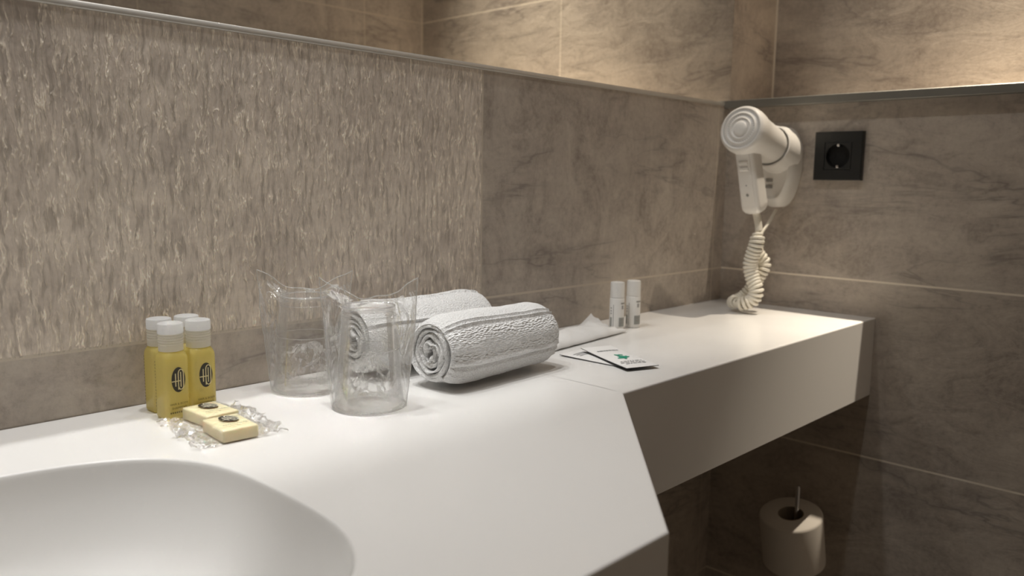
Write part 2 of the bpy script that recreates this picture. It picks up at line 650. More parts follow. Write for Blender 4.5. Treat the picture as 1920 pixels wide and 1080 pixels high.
def counter():
    bm = bmesh.new()
    cx, cyy, a, b, ex = -1.330, -0.290, 0.228, 0.172, 3.2
    XE = XL + 0.002
    poly = [Vector(p) for p in ((XE, -0.001), (XS, -0.001), (XS, YN), (XC, YD), (XE, YD))]
    # angles incl. exact polygon corners
    angs = sorted({round(2 * PI * k / 144, 6) for k in range(144)} |
                  {round(math.atan2(p.y - cyy, p.x - cx) % (2 * PI), 6) for p in poly})

    def hit(ang):
        d = Vector((math.cos(ang), math.sin(ang)))
        best = None
        for i in range(len(poly)):
            p, q = poly[i], poly[(i + 1) % len(poly)]
            e = q - p
            den = d.x * e.y - d.y * e.x
            if abs(den) < 1e-9:
                continue
            wv = p - Vector((cx, cyy))
            t = (wv.x * e.y - wv.y * e.x) / den
            s = (wv.x * d.y - wv.y * d.x) / den
            if t > 0 and -1e-5 <= s <= 1 + 1e-5 and (best is None or t < best):
                best = t
        return Vector((cx, cyy)) + d * best

    def se(ang, k):
        c, s = math.cos(ang), math.sin(ang)
        r = (abs(c / (a * k)) ** ex + abs(s / (b * k)) ** ex) ** (-1 / ex)
        return Vector((cx + r * c, cyy + r * s))
    outer = [bm.verts.new((*hit(t), 0)) for t in angs]
    rings = []
    for k, z in ((1.006, 0.0), (1.002, -0.0003), (0.9985, -0.0014), (0.9955, -0.0040), (0.990, -0.010), (0.974, -0.024), (0.945, -0.040), (0.910, -0.058),
                 (0.86, -0.074), (0.78, -0.088), (0.66, -0.098), (0.48, -0.104), (0.26, -0.107), (0.06, -0.108)):
        rings.append([bm.verts.new((*se(t, k), z)) for t in angs])
    n = len(angs)
    for i in range(n):
        j = (i + 1) % n
        bm.faces.new((outer[i], rings[0][i], rings[0][j], outer[j]))
    for r in range(len(rings) - 1):
        for i in range(n):
            j = (i + 1) % n
            f = bm.faces.new((rings[r][i], rings[r + 1][i], rings[r + 1][j], rings[r][j]))
            f.smooth = True
    bm.faces.new(list(reversed(rings[-1])))
    # outer rim with a small rounded arris, then sides and underside
    path = outer

    def nrm(pl, i):
        return pl[i]
    # narrow shelf part
    A = [(XS, -0.001), (0.0 - 0.0005, -0.001), (0.0 - 0.0005, YN), (XS, YN)]
    top = [bm.verts.new((x, y, 0)) for x, y in A]
    bm.faces.new(list(reversed(top)))
    bmesh.ops.remove_doubles(bm, verts=bm.verts[:], dist=1e-5)
    # sides from full outline
    ol = [(XE, -0.001), (0.0 - 0.0005, -0.001), (0.0 - 0.0005, YN), (XS, YN), (XC, YD), (XE, YD)]
    tv = []
    bm.verts.ensure_lookup_table()
    # side walls: boundary edges extruded down
    be = [e for e in bm.edges if len(e.link_faces) == 1]
    # drop the shared seam (coincident edges) from the boundary
    seam = [e for e in be if all(abs(v.co.x - XS) < 1e-4 and v.co.y >= YN - 1e-4 for v in e.verts)]
    be = [e for e in be if e not in seam]
    ret = bmesh.ops.extrude_edge_only(bm, edges=be)
    nv = [g for g in ret['geom'] if isinstance(g, bmesh.types.BMVert)]
    for v in nv:
        v.co.z = -HT
    bot = [bm.verts.new((x, y, -HT)) for x, y in ol]
    bm.faces.new(bot)
    bmesh.ops.remove_doubles(bm, verts=bm.verts[:], dist=1e-5)
    bmesh.ops.recalc_face_normals(bm, faces=bm.faces[:])
    # soften the front arris
    bm.normal_update()
    es = [e for e in bm.edges if len(e.link_faces) == 2 and e.calc_face_angle(0) > math.radians(60)
          and all(v.co.y < -0.02 for v in e.verts) and all(v.co.z > -0.01 for v in e.verts)]
    bmesh.ops.bevel(bm, geom=es, offset=0.0022, segments=3, profile=0.5, affect='EDGES')
    return bm


cn = link('basin_counter', counter(), M['solid'])
tag(cn, 'white solid-surface washbasin counter with an integrated bowl and a narrow shelf arm', 'washbasin')

# ------------------------------------------------------------------ yellow bottles
HB = 0.0615
HW = 0.0116


def make_bottle():
    root = empty('shampoo_bottle', (0, 0, 0))
    bm = bmesh.new()
    rings = []
    for z, s, r in ((0.0, 0.86, 0.004), (0.0009, 0.95, 0.005), (0.0025, 1.0, 0.0055), (0.030, 1.0, 0.0055), (0.0525, 1.0, 0.0055), (0.0560, 0.985, 0.006),
                    (0.0585, 0.94, 0.0075), (0.0602, 0.88, 0.0085), (HB, 0.80, 0.0100)):
        rings.append([(x, y, z) for x, y in rsq(HW * s, HW * s, min(r, HW * s * 0.96), 6)])
    loft(bm, rings)
    link('bottle_body', bm, M['gel'], root, 50)
    bm = bmesh.new()
    pr = [(0.0104, HB)]
    z = HB + 0.0004
    pr += [(0.0106, z), (0.0106, z + 0.0052)]
    for k in range(4):
        zz = z + 0.0054 + k * 0.0023
        pr += [(0.0108, zz), (0.0108, zz + 0.0013), (0.0102, zz + 0.0015), (0.0102, zz + 0.0021)]
    pr += [(0.0106, z + 0.0150)]
    lathe(bm, pr, 48)
    link('cap_collar', bm, M['cap_frost'], root, 40)['label'] = 'frosted ribbed collar'
    bm = bmesh.new()
    zt = z + 0.0152
    lathe(bm, [(0.0105, zt), (0.0110, zt + 0.0003), (0.0110, zt + 0.0080), (0.0106, zt + 0.0090), (0.0094, zt + 0.0095), (0.0055, zt + 0.0094), (0.0042, zt + 0.0086), (0.0006, zt + 0.0086)], 48)
    link('cap', bm, M['cap_white'], root, 40)['label'] = 'white screw cap'
    # print on the front (-y) face
    bm = bmesh.new()
    e1, e2 = -HW - 0.00025, -HW - 0.0004
    monogram(bm, lambda x, y: (x, e1, 0.0362 + y), lambda x, y: (x, e2, 0.0362 + y), 0.0064, 0.0114)
    put_text(bm, 'HAIR & BODY', 0.0027, lambda x, y: (x, e1, 0.0142 + y), 2)
    put_text(bm, 'SHAMPOO', 0.0029, lambda x, y: (x, e1, 0.0105 + y), 2)
    for q in range(9):
        bar2d(bm, lambda x, y: (x, e1, 0.0066 + y), -0.0085 + q * 0.0019, -0.0008, -0.0072 + q * 0.0019, 0.0008, 2)
    link('front_print', bm, [M['ink'], M['label_pale'], M['ink_soft']], root)['label'] = 'dark oval monogram and small print'
    # small print column along the far edge of the left (-x) face
    bm = bmesh.new()
    for q in range(15):
        bar2d(bm, lambda x, y: (e1, x, y), 0.0068, 0.010 + q * 0.0029, 0.0076, 0.0116 + q * 0.0029, 0)
    link('back_print', bm, M['ink_soft'], root)
    return root


def copy_tree(o, parent=None):
    c = o.copy()
    COL.objects.link(c)
    if parent is not None:
        c.parent = parent
    for ch in list(o.children):
        copy_tree(ch, c)
    return c


b0 = make_bottle()
BG = 'yellow shampoo bottles beside the basin'
for i, (x, y, rz, lab) in enumerate((
        (-1.0780, -0.0600, 0.05, 'yellow bottle standing foremost of the four, just behind the wrapped soaps'),
        (-1.0520, -0.0590, 0.05, 'yellow bottle at the right of the four, nearest the wrapped tumblers'),
        (-1.0755, -0.0300, 0.05, 'yellow bottle at the back left, half hidden behind the foremost bottle'),
        (-1.0500, -0.0310, 0.05, 'back-row yellow bottle of which only the cap shows over the right one'))):
    o = b0 if i == 0 else copy_tree(b0)
    o.location = (x, y, 0.0002)
    o.rotation_euler = (0, 0, rz)
    tag(o, lab, 'bottle', BG)


# ------------------------------------------------------------------ wrapped soaps
def make_soap(seed):
    root = empty('wrapped_soap', (0, 0, 0))
    bm = bmesh.new()
    box(bm, (-0.0155, -0.0215, 0.0006), (0.0155, 0.0215, 0.0112))
    bevel_all(bm, 0.0016, 3)
    link('soap_bar', bm, M['soap'], root, 50)['label'] = 'cream soap bar'
    bm = bmesh.new()
    nx, nt = 30, 32
    L = 0.040
    rings = []
    for i in range(nx + 1):
        x = -L + 2 * L * i / nx
        f = min(1.0, max(0.0, (abs(x) - 0.0162) / 0.009))
        f = f * f * (3 - 2 * f)
        hw = 0.0222 + 0.002 * f
        hz = 0.0058 * (1 - f) + 0.0003 * f
        zc = 0.0060 * (1 - f) + 0.0030 * f
        ring = []
        for k in range(nt):
            a = 2 * PI * k / nt
            c, s = math.cos(a), math.sin(a)
            ex = 0.22
            px = hw * math.copysign(abs(c) ** ex, c) if f < 0.5 else hw * math.copysign(abs(c) ** (0.22 + 0.5 * (f - 0.5)), c)
            pz = hz * math.copysign(abs(s) ** ex, s)
            nz = mnoise.noise(Vector((x * 160, px * 190, seed)))
            n2 = mnoise.noise(Vector((x * 420, px * 420, seed + 5 + (0 if s > 0 else 1.0))))
            z = zc + pz + f * (0.0058 * nz + 0.0020 * n2) + (1 - f) * (0.00035 * n2 if s > -0.2 else 0)
            xx = x + f * 0.003 * mnoise.noise(Vector((px * 130, seed, 2.2)))
            ring.append((xx, px + 0.0012 * f * n2, max(0.0003, z)))
        rings.append(ring)
    loft(bm, rings, False, False)
    link('wrapper', bm, M['wrap'], root, 12)['label'] = 'clear crinkled wrapper'
    bm = bmesh.new()
    ca, sa = math.cos(0.25), math.sin(0.25)
    pl = lambda z: (lambda x, y: (0.0015 + (x * ca - y * sa), 0.0065 + x * sa + y * ca, z))
    monogram(bm, pl(0.01245), pl(0.01260), 0.0072, 0.0100)
    for q in range(11):
        bar2d(bm, lambda x, y: (x, -0.0105 + y, 0.01245), -0.0105 + q * 0.0019, -0.0005, -0.0092 + q * 0.0019, 0.0005, 0)
    link('print', bm, [M['ink'], M['label_cream']], root)['label'] = 'dark oval monogram'
    return root


s1 = make_soap(1.3)
s1.location = (-1.0665, -0.1445, 0.0002)
s1.rotation_euler = (0, 0, -0.06)
tag(s1, 'front cream soap in a clear wrapper, nearest the basin rim', 'soap', 'wrapped soaps beside the bottles')
s2 = make_soap(8.6)
s2.location = (-1.0600, -0.0955, 0.0002)
s2.rotation_euler = (0, 0, 0.06)
tag(s2, 'rear cream soap in a clear wrapper, touching the yellow bottles', 'soap', 'wrapped soaps beside the bottles')


# ------------------------------------------------------------------ wrapped tumblers
def make_tumbler(seed, rz):
    root = empty('wrapped_tumbler', (0, 0, 0), rz)
    bm = bmesh.new()
    H = 0.0985
    outer = [(0.0336, 0.0004), (0.0347, 0.0010), (0.0348, 0.0028), (0.0336, 0.0036), (0.0331, 0.0040)]
    for k in range(1, 15):
        t = k / 15
        r = 0.0331 + (0.0256 - 0.0331) * t
        if k == 9:
            outer += [(r + 0.0003, 0.004 + (H - 0.010) * t - 0.0004), (r + 0.0003, 0.004 + (H - 0.010) * t + 0.0004)]
        outer.append((r, 0.004 + (H - 0.010) * t))
    outer += [(0.0254, H - 0.0065), (0.0256, H - 0.0045), (0.0252, H - 0.0015), (0.0243, H - 0.0003), (0.0232, H), (0.0222, H - 0.0006), (0.0216, H - 0.0030),
              (0.010, H - 0.0030), (0.0004, H - 0.0030)]
    lathe(bm, outer, 72, cap0=False)
    inner = [(0.0336, 0.0004), (0.0322, 0.0010), (0.0320, 0.0040)]
    for k in range(1, 13):
        t = k / 12
        inner.append((0.0320 + (0.0240 - 0.0320) * t, 0.004 + (H - 0.012) * t))
    inner += [(0.0225, H - 0.0055), (0.010, H - 0.0050), (0.0004, H - 0.0050)]
    vr = lathe(bm, inner, 72, cap0=False)
    bm.normal_update()
    bmesh.ops.remove_doubles(bm, verts=bm.verts[:], dist=1e-6)
    bmesh.ops.recalc_face_normals(bm, faces=bm.faces[:])
    tb = link('tumbler', bm, M['cup'], root, 50)
    tb['label'] = 'clear plastic tumbler standing upside down'
    def ring(name, R, z, r):
        b2 = bmesh.new()
        lathe(b2, [(R + r * math.cos(2 * PI * q / 8), z + r * math.sin(2 * PI * q / 8)) for q in range(9)], 72, cap0=False, cap1=False)
        link(name, b2, M['rim'], tb, 80)
    ring('rim', 0.0347, 0.0016, 0.0010)
    ring('foot_ring', 0.0244, H - 0.0008, 0.0008)
    ring('shoulder_line', 0.0258, H - 0.0095, 0.00035)
    ring('moulding_line', 0.02915, 0.057, 0.00035)
    # sleeve bag with a flat seam and two raised corners
    bm = bmesh.new()
    nu, nv = 72, 22
    rings = []
    for j in range(nv + 1):
        v = j / nv
        ring = []
        for k in range(nu):
            a = 2 * PI * k / nu
            c, s = math.cos(a), math.sin(a)
            top = max(0.0, (v - 0.70) / 0.30)
            ts = top * top * (3 - 2 * top)
            aa = 0.0358 + (0.0475 - 0.0358) * v ** 0.9
            bb = (0.0358 + (0.0275 - 0.0358) * min(1, v / 0.75)) * (1 - ts) + 0.0012 * ts
            ex = 1.0 + 0.45 * v * (1 - ts)
            x = aa * math.copysign(abs(c) ** (1.0 if ex < 1.01 else 1.0), c)
            y = bb * math.copysign(abs(s) ** ex, s)
            sx = abs(x) / aa
            zt = 0.1035 + 0.021 * sx ** 1.6 + 0.0015 * math.sin(9 * x / aa + seed)
            z = 0.0012 + (zt - 0.0012) * v
            if top > 0:
                # films fold down onto the tumbler's flat base before rising to the corners
                z = min(z, zt)
                z = max(z, 0.1002) if sx < 0.55 else z
            p = Vector((x, y, z))
            w1 = mnoise.noise(Vector((x * 55 + seed, y * 55, z * 30)))
            w2 = abs(mnoise.noise(Vector((x * 130, y * 130 + seed, z * 60 + x * 90))))
            rad = Vector((x, y, 0)).normalized() if (x * x + y * y) > 1e-8 else Vector((0, 0, 0))
            amp = 0.25 + 0.75 * min(1, v * 2.2)
            p += rad * amp * (0.0016 * w1 + 0.0019 * w2)
            p.z += ts * 0.0025 * w1
            p.z = max(p.z, 0.0006)
            ring.append(p)
        rings.append(ring)
    loft(bm, rings, False, False)
    top_line = [Vector((p + q) / 2) + Vector((0, 0, 0.0004)) for p, q in zip(rings[-1][:nu // 2 + 1], [rings[-1][0]] + rings[-1][:nu // 2 - 1:-1])]
    sides = [[r[0] for r in rings], [r[nu // 2] for r in rings]]
    bag = link('bag', bm, M['film'], root, 9)
    bag['label'] = 'clear film bag with raised corners'
    bm = bmesh.new()
    sweep(bm, top_line, 0.00055, 6)
    link('top_seam', bm, M['seam'], bag, 80)
    for sd in sides:
        bm = bmesh.new()
        sweep(bm, sd, 0.00050, 6)
        link('side_fold', bm, M['seam'], bag, 80)
    # open end of the bag stuffed up inside the tumbler
    bm = bmesh.new()
    rings = []
    nu, nv = 40, 16
    for j in range(nv + 1):
        v = j / nv
        ring = []
        for k in range(nu):
            a = 2 * PI * k / nu
            r = 0.0312 - 0.0055 * v if v < 0.72 else (0.0312 - 0.0055 * 0.72) * (1 - (v - 0.72) / 0.28 * 0.985)
            z = 0.0012 + 0.050 * v
            q = Vector((r * math.cos(a), r * math.sin(a), z))
            w1 = abs(mnoise.noise(q * 70 + Vector((seed, 0, 3)))) 
            w2 = abs(mnoise.noise(q * 160 + Vector((0, seed, 1))))
            f = min(1, v * 3)
            q.xy *= 1 - f * (0.55 * w1 + 0.28 * w2)
            q.z += f * (0.012 * (mnoise.noise(q * 90 + Vector((seed, 7, 0)))) - 0.006 * w2)
            q.z = max(q.z, 0.001)
            ring.append(q)
        rings.append(ring)
    loft(bm, rings, False, False)
    link('tucked_film', bm, M['film'], root, 10)['label'] = 'crumpled film tucked inside the tumbler'
    return root


CR = math.atan2(-0.72, 0.69)
c1 = make_tumbler(2.1, CR + 0.12)
c1.location = (-0.9362, -0.0549, 0.0002)
tag(c1, 'clear tumbler in a film bag, farther one, next to the ribbed wall', 'tumbler', 'wrapped tumblers upside down on the counter')
c2 = make_tumbler(6.4, CR - 0.10)
c2.location = (-0.9282, -0.1519, 0.0002)
tag(c2, 'clear tumbler in a film bag, nearer one, in front of the rolled towels', 'tumbler', 'wrapped tumblers upside down on the counter')


# ------------------------------------------------------------------ rolled towels
def make_towel(name, R, length, seed, a_end, bands):
    pitch, th = 0.0060, 0.0052
    r0 = 0.0045
    turns = (R - r0) / pitch
    per = 132
    N = int(turns * per)
    na = 84
    sec = []           # centre-line points of the sheet: angle, radius
    for i in range(N + 1):
        th_ = i / per * 2 * PI
        r = r0 + pitch * i / per
        ang = a_end - (turns * 2 * PI - th_)
        sec.append((ang, r))

    def shape(ang, r, x, side):
        q = r / R
        y, z = r * math.cos(ang), r * math.sin(ang)
        # loose irregular winding towards the middle
        wob = (1 - q) * 0.0065 + 0.0006
        y += wob * mnoise.noise(Vector((ang * 0.9 + r * 260, seed, 0.3)))
        z += wob * mnoise.noise(Vector((ang * 0.9 + r * 260, seed + 9, 0.7)))
        y *= 0.985
        return y, z
    bm = bmesh.new()
    bl = bm.verts.layers.float.new('band')

    def vert(i, j, side):
        ang, r = sec[i]
        rr = r + side * th / 2
        x = length * (j / na - 0.5)
        # ends of each turn are a little uneven
        ej = abs(2 * j / na - 1) ** 6
        x += math.copysign(ej, x) * 0.0040 * mnoise.noise(Vector((i / per * 2.2, seed, 4.0 if x > 0 else 7.0)))
        bandv = 0.0
        d = 0.0
        if i > N - per - 4 and side > 0:
            a = math.degrees((ang) % (2 * PI))
            for a0, a1 in bands['weave']:
                if a0 < a < a1:
                    bandv = 1.0
                    d -= 0.0006
            for g in bands['lines']:
                dd = (a - g + 180) % 360 - 180
                d += 0.0016 * math.exp(-(dd / 2.2) ** 2) - 0.0018 * math.exp(-((dd - 4.2) / 1.7) ** 2)
        if side > 0:
            d += 0.0011 * mnoise.noise(Vector((x * 42, r * 60 * math.cos(ang), r * 60 * math.sin(ang) + seed)))
            d += 0.00045 * mnoise.noise(Vector((x * 420, r * 420 * math.cos(ang), r * 420 * math.sin(ang))))
        # outer edges of the roll round off at both ends
        if i > N - per:
            d -= 0.0045 * ej ** 1.5
        y, z = shape(ang, rr + d, x, side)
        sag = 0.0012 * math.sin(x * 40 + seed)
        v = bm.verts.new((x, y, max(z + R + th / 2 - 0.0012 + sag * (z / R), 0.0004)))
        v[bl] = bandv
        return v
    out = [[vert(i, j, 1) for j in range(na + 1)] for i in range(N + 1)]
    inn = [[vert(i, j, -1) for j in range(na + 1)] for i in range(N + 1)]
    for i in range(N):
        for j in range(na):
            bm.faces.new((out[i][j], out[i][j + 1], out[i + 1][j + 1], out[i + 1][j]))
            bm.faces.new((inn[i][j], inn[i + 1][j], inn[i + 1][j + 1], inn[i][j + 1]))
    for jj, sg in ((0, -1), (na, 1)):
        # puffed selvedge between the two faces of the sheet
        mid = []
        for i in range(N + 1):
            p = (out[i][jj].co + inn[i][jj].co) / 2
            p.x += sg * (0.0022 + 0.0008 * mnoise.noise(Vector((i * 0.21, seed, 2))))
            mid.append(bm.verts.new(p))
        for i in range(N):
            f1 = (out[i][jj], out[i + 1][jj], mid[i + 1], mid[i])
            f2 = (mid[i], mid[i + 1], inn[i + 1][jj], inn[i][jj])
            bm.faces.new(f1 if sg < 0 else f1[::-1])
            bm.faces.new(f2 if sg < 0 else f2[::-1])
        for i in (0, N):
            pass
    for i in (0, N):
        for j in range(na):
            q = (out[i][j], inn[i][j], inn[i][j + 1], out[i][j + 1])
            bm.faces.new(q if i == 0 else q[::-1])
    bmesh.ops.recalc_face_normals(bm, faces=bm.faces[:])
    return link(name, bm, M['terry'], None, 70)


tw = make_towel('rolled_towel', 0.0375, 0.172, 3.0, math.radians(232), {'weave': [(138, 190)], 'lines': [123, 131, 194, 204, 216]})
tw.location = (-0.7585, -0.1400, 0.0)
tw.rotation_euler = (0, 0, 0.05)
tag(tw, 'front white rolled towel with a woven border, its spiral end towards the tumblers', 'towel', 'rolled white hand towels')
tw2 = make_towel('rolled_towel', 0.0405, 0.180, 11.0, math.radians(205), {'weave': [], 'lines': [98, 150]})
tw2.location = (-0.7830, -0.0490, 0.0)
tw2.rotation_euler = (0, 0, -0.02)
tag(tw2, 'rear white rolled towel, against the wall behind the front towel', 'towel', 'rolled white hand towels')

# ------------------------------------------------------------------ white paper packet
bm = bmesh.new()
nx, ny = 70, 30
L, Wd = 0.205, 0.062
top, botm = [], []
for i in range(nx + 1):
    u = i / nx
    x = (u - 0.5) * L
    rt, rb = [], []
    for j in range(ny + 1):
        v = j / ny
        y = (v - 0.5) * Wd
        env = (1 - abs(2 * v - 1) ** 3.0) * min(1.0, (1 - u) / 0.16, u / 0.1)
        h = 0.0095 * max(0, env) ** 0.8
        w1 = mnoise.noise(Vector((x * 45, y * 55, 1.0)))
        w2 = abs(mnoise.noise(Vector((x * 120, y * 100, 6.0))))
        h2 = h + 0.0016 * w1 * min(1, h * 400) + 0.0010 * w2
        # crimped end curls upwards at its back corner
        curl = max(0.0, (u - 0.80) / 0.20)
        lift = 0.018 * curl ** 1.1 * max(0, (v - 0.42) / 0.58) ** 1.1 + 0.0014 * curl * math.sin(v * 26)
        base = 0.0024 + 0.0012 * w1
        rt.append(bm.verts.new((x, y, max(base + h2 + lift, 0.0012))))
        rb.append(bm.verts.new((x, y, max(base - 0.0006 + lift, 0.0003))))
    top.append(rt)
    botm.append(rb)
for i in range(nx):
    for j in range(ny):
        bm.faces.new((top[i][j], top[i + 1][j], top[i + 1][j + 1], top[i][j + 1]))
        bm.faces.new((botm[i][j], botm[i][j + 1], botm[i + 1][j + 1], botm[i + 1][j]))
for i in range(nx):
    bm.faces.new((top[i][0], botm[i][0], botm[i + 1][0], top[i + 1][0]))
    bm.faces.new((top[i][ny], top[i + 1][ny], botm[i + 1][ny], botm[i][ny]))
for j in range(ny):
    bm.faces.new((top[0][j], top[0][j + 1], botm[0][j + 1], botm[0][j]))
    bm.faces.new((top[nx][j], botm[nx][j], botm[nx][j + 1], top[nx][j + 1]))
pk = link('paper_packet', bm, M['paper'], None, 60)
pk.location = (-0.530, -0.0700, 0.0003)
pk.rotation_euler = (0, 0, 0.10)
tag(pk, 'long white paper packet with a crimped end, lying behind the front towel', 'packet')


# ------------------------------------------------------------------ two flat sachets
def make_sachet(bend, printed):
    root = empty('sachet', (0, 0, 0))
    hw, hl = 0.0225, 0.0525
    n = 24

    def pos(x, y, dz=0.0):
        t = (y + hl) / (2 * hl)
        z = 0.0006 + bend[0] * t + bend[1] * t * t + 0.0016 * (1 - (x / hw) ** 2) * (1 - (2 * t - 1) ** 2) + dz
        return (x, y, z)
    bm = bmesh.new()
    g = [[bm.verts.new(pos(-hw + 2 * hw * i / 10, -hl + 2 * hl * j / n, 0.0004)) for j in range(n + 1)] for i in range(11)]
    g2 = [[bm.verts.new(pos(-hw + 2 * hw * i / 10, -hl + 2 * hl * j / n, -0.0004)) for j in range(n + 1)] for i in range(11)]
    for i in range(10):
        for j in range(n):
            bm.faces.new((g[i][j], g[i + 1][j], g[i + 1][j + 1], g[i][j + 1]))
            bm.faces.new((g2[i][j], g2[i][j + 1], g2[i + 1][j + 1], g2[i + 1][j])).material_index = 1
    for j in range(n):
        bm.faces.new((g[0][j], g[0][j + 1], g2[0][j + 1], g2[0][j])).material_index = 1
        bm.faces.new((g[10][j], g2[10][j], g2[10][j + 1], g[10][j + 1])).material_index = 1
    for i in range(10):
        bm.faces.new((g[i][0], g2[i][0], g2[i + 1][0], g[i + 1][0])).material_index = 1
        bm.faces.new((g[i][n], g[i + 1][n], g2[i + 1][n], g2[i][n])).material_index = 1
    link('pouch', bm, [M['paper'], M['paper_edge']], root, 50)
    bm = bmesh.new()
    pl = lambda x, y: pos(x, y, 0.0008)
    if printed:
        rnd = random.Random(5)
        # green leafy emblem
        for k in range(16):
            a = rnd.uniform(0, 2 * PI)
            rr = rnd.uniform(0.0, 0.0095)
            ox, oy = rr * math.cos(a) * 0.9, rr * math.sin(a) - 0.008
            s = rnd.uniform(0.0026, 0.0052)
            th = rnd.uniform(0, PI)
            pts = []
            for q in range(10):
                b = 2 * PI * q / 10
                px, py = s * math.cos(b), 0.45 * s * math.sin(b)
                pts.append((ox + px * math.cos(th) - py * math.sin(th), oy + px * math.sin(th) + py * math.cos(th)))
            bm.faces.new([bm.verts.new(pos(x, y, 0.0008 + 0.00001 * k)) for x, y in pts]).material_index = 0
        for row, (y0, wd) in enumerate(((-0.028, 0.030), (-0.033, 0.034), (-0.038, 0.026))):
            q = -wd / 2
            while q < wd / 2:
                l = rnd.uniform(0.002, 0.006)
                bar2d(bm, pl, q, y0, q + l, y0 + 0.0018, 1, 2)
                q += l + 0.0012
        q = -0.014
        while q < 0.014:
            l = rnd.uniform(0.002, 0.005)
            bar2d(bm, pl, q, 0.024, q + l, 0.028, 1, 2)
            q += l + 0.001
        link('print', bm, [M['green'], M['ink_grey']], root)['label'] = 'green emblem and grey print'
    else:
        for row in range(3):
            bar2d(bm, pl, -0.014, 0.036 - row * 0.005, 0.010, 0.038 - row * 0.005, 0, 4)
        link('print', bm, [M['ink_grey']], root)
    return root


sa = make_sachet((0.0, 0.001), False)
sa.location = (-0.5950, -0.1800, 0.0003)
sa.rotation_euler = (0, 0, 0.05)
tag(sa, 'lower white paper sachet, partly covered by the one with a green emblem', 'sachet', 'sachets on the counter')
sb = make_sachet((0.001, 0.0025), True)
sb.location = (-0.5880, -0.1960, 0.0034)
sb.rotation_euler = (0, 0, -0.36)
tag(sb, 'upper white paper sachet with a green emblem, lying tilted on the other', 'sachet', 'sachets on the counter')


# ------------------------------------------------------------------ two white tubes
def make_tube():
    root = empty('toiletry_tube', (0, 0, 0))
    bm = bmesh.new()
    lathe(bm, [(0.0098, 0.0), (0.0106, 0.0006), (0.0108, 0.002), (0.0108, 0.0465), (0.0104, 0.0475), (0.0098, 0.0478)], 48)
    link('tube_body', bm, M['tube'], root, 45)
    bm = bmesh.new()
    lathe(bm, [(0.0100, 0.0480), (0.0105, 0.0484), (0.0103, 0.0695), (0.0098, 0.0708), (0.0088, 0.0712)], 48)
    link('cap', bm, M['tube'], root, 45)['label'] = 'white plain cap'
    bm = bmesh.new()

    def cyl(e):
        def f(x, y):
            a = -PI / 2 + x / 0.0108
            return ((0.0108 + e) * math.cos(a), (0.0108 + e) * math.sin(a), y)
        return f
    bar2d(bm, cyl(0.00015), -0.0062, 0.0055, 0.0062, 0.0190, 0, 10)
    bar2d(bm, cyl(0.0003), -0.0040, 0.0150, 0.0040, 0.0163, 1, 6)
    bar2d(bm, cyl(0.0003), -0.0048, 0.0105, 0.0042, 0.0120, 1, 6)
    bar2d(bm, cyl(0.0002), -0.0035, 0.0390, 0.0052, 0.0412, 1, 6)
    bar2d(bm, cyl(0.0002), -0.0020, 0.0318, 0.0020, 0.0330, 2, 4)
    bar2d(bm, cyl(0.0002), -0.0020, 0.0338, 0.0020, 0.0350, 2, 4)
    bar2d(bm, cyl(0.0002), -0.0020, 0.0356, 0.0020, 0.0366, 2, 4)
    # a thin seam line and paler block on the other side of the label
    bar2d(bm, cyl(0.0002), -0.0150, 0.0040, -0.0142, 0.0380, 2, 1)
    bar2d(bm, cyl(0.00015), -0.0215, 0.0055, -0.0170, 0.0190, 0, 5)
    for q in range(3):
        bar2d(bm, cyl(0.0002), -0.0200, 0.0240 + q * 0.004, -0.0175, 0.0255 + q * 0.004, 2, 2)
    link('label', bm, [M['tube_grey'], M['abs_grey'], M['ink_grey']], root)['label'] = 'grey printed label block'
    return root


t1 = make_tube()
t1.location = (-0.4145, -0.0640, 0.0002)
t1.rotation_euler = (0, 0, -0.05)
tag(t1, 'left white toiletry tube, touching the paper packet', 'tube', 'white toiletry tubes')
t2 = copy_tree(t1)
t2.location = (-0.3795, -0.0685, 0.0002)
t2.rotation_euler = (0, 0, -0.20)
tag(t2, 'right white toiletry tube, on the side towards the hair dryer', 'tube', 'white toiletry tubes')

# ------------------------------------------------------------------ hair dryer holder on the right-hand wall
hold = empty('hair_dryer_holder', (0, -0.113, 0.248), 0, 'white wall holder on the right-hand wall carrying the hair dryer', 'holder')
bm = bmesh.new()
rings = []
# outline in (y, z) about the holder centre, tapering towards its lower end
def hold_outline(k, zoff):
    pts = []
    for i in range(56):
        a = 2 * PI * i / 56
        c, s = math.cos(a), math.sin(a)
        y = math.copysign(abs(c) ** 0.75, c)
        z = math.copysign(abs(s) ** 0.75, s)
        wy = (0.0365 if z > 0 else 0.0365 - 0.008 * (-z)) * k
        pts.append((y * wy, z * 0.070 * k + zoff))
    return pts
for x, k, zo in ((0.0, 0.97, 0.0), (-0.004, 1.0, 0.0), (-0.026, 1.0, 0.0), (-0.034, 0.96, 0.0), (-0.040, 0.88, 0.001), (-0.042, 0.80, 0.001)):
    rings.append([(x, y, z) for y, z in hold_outline(k, zo)])
loft(bm, rings, True, False)
# sunken front panel
loft(bm, [[(-0.042, y, z) for y, z in hold_outline(0.80, 0.001)], [(-0.038, y, z) for y, z in hold_outline(0.74, 0.001)], [(-0.037, y, z) for y, z in hold_outline(0.5, 0.001)]], False, True)
bmesh.ops.recalc_face_normals(bm, faces=bm.faces[:])
bmesh.ops.remove_doubles(bm, verts=bm.verts[:], dist=1e-5)
link('back_shell', bm, M['abs'], hold, 40)
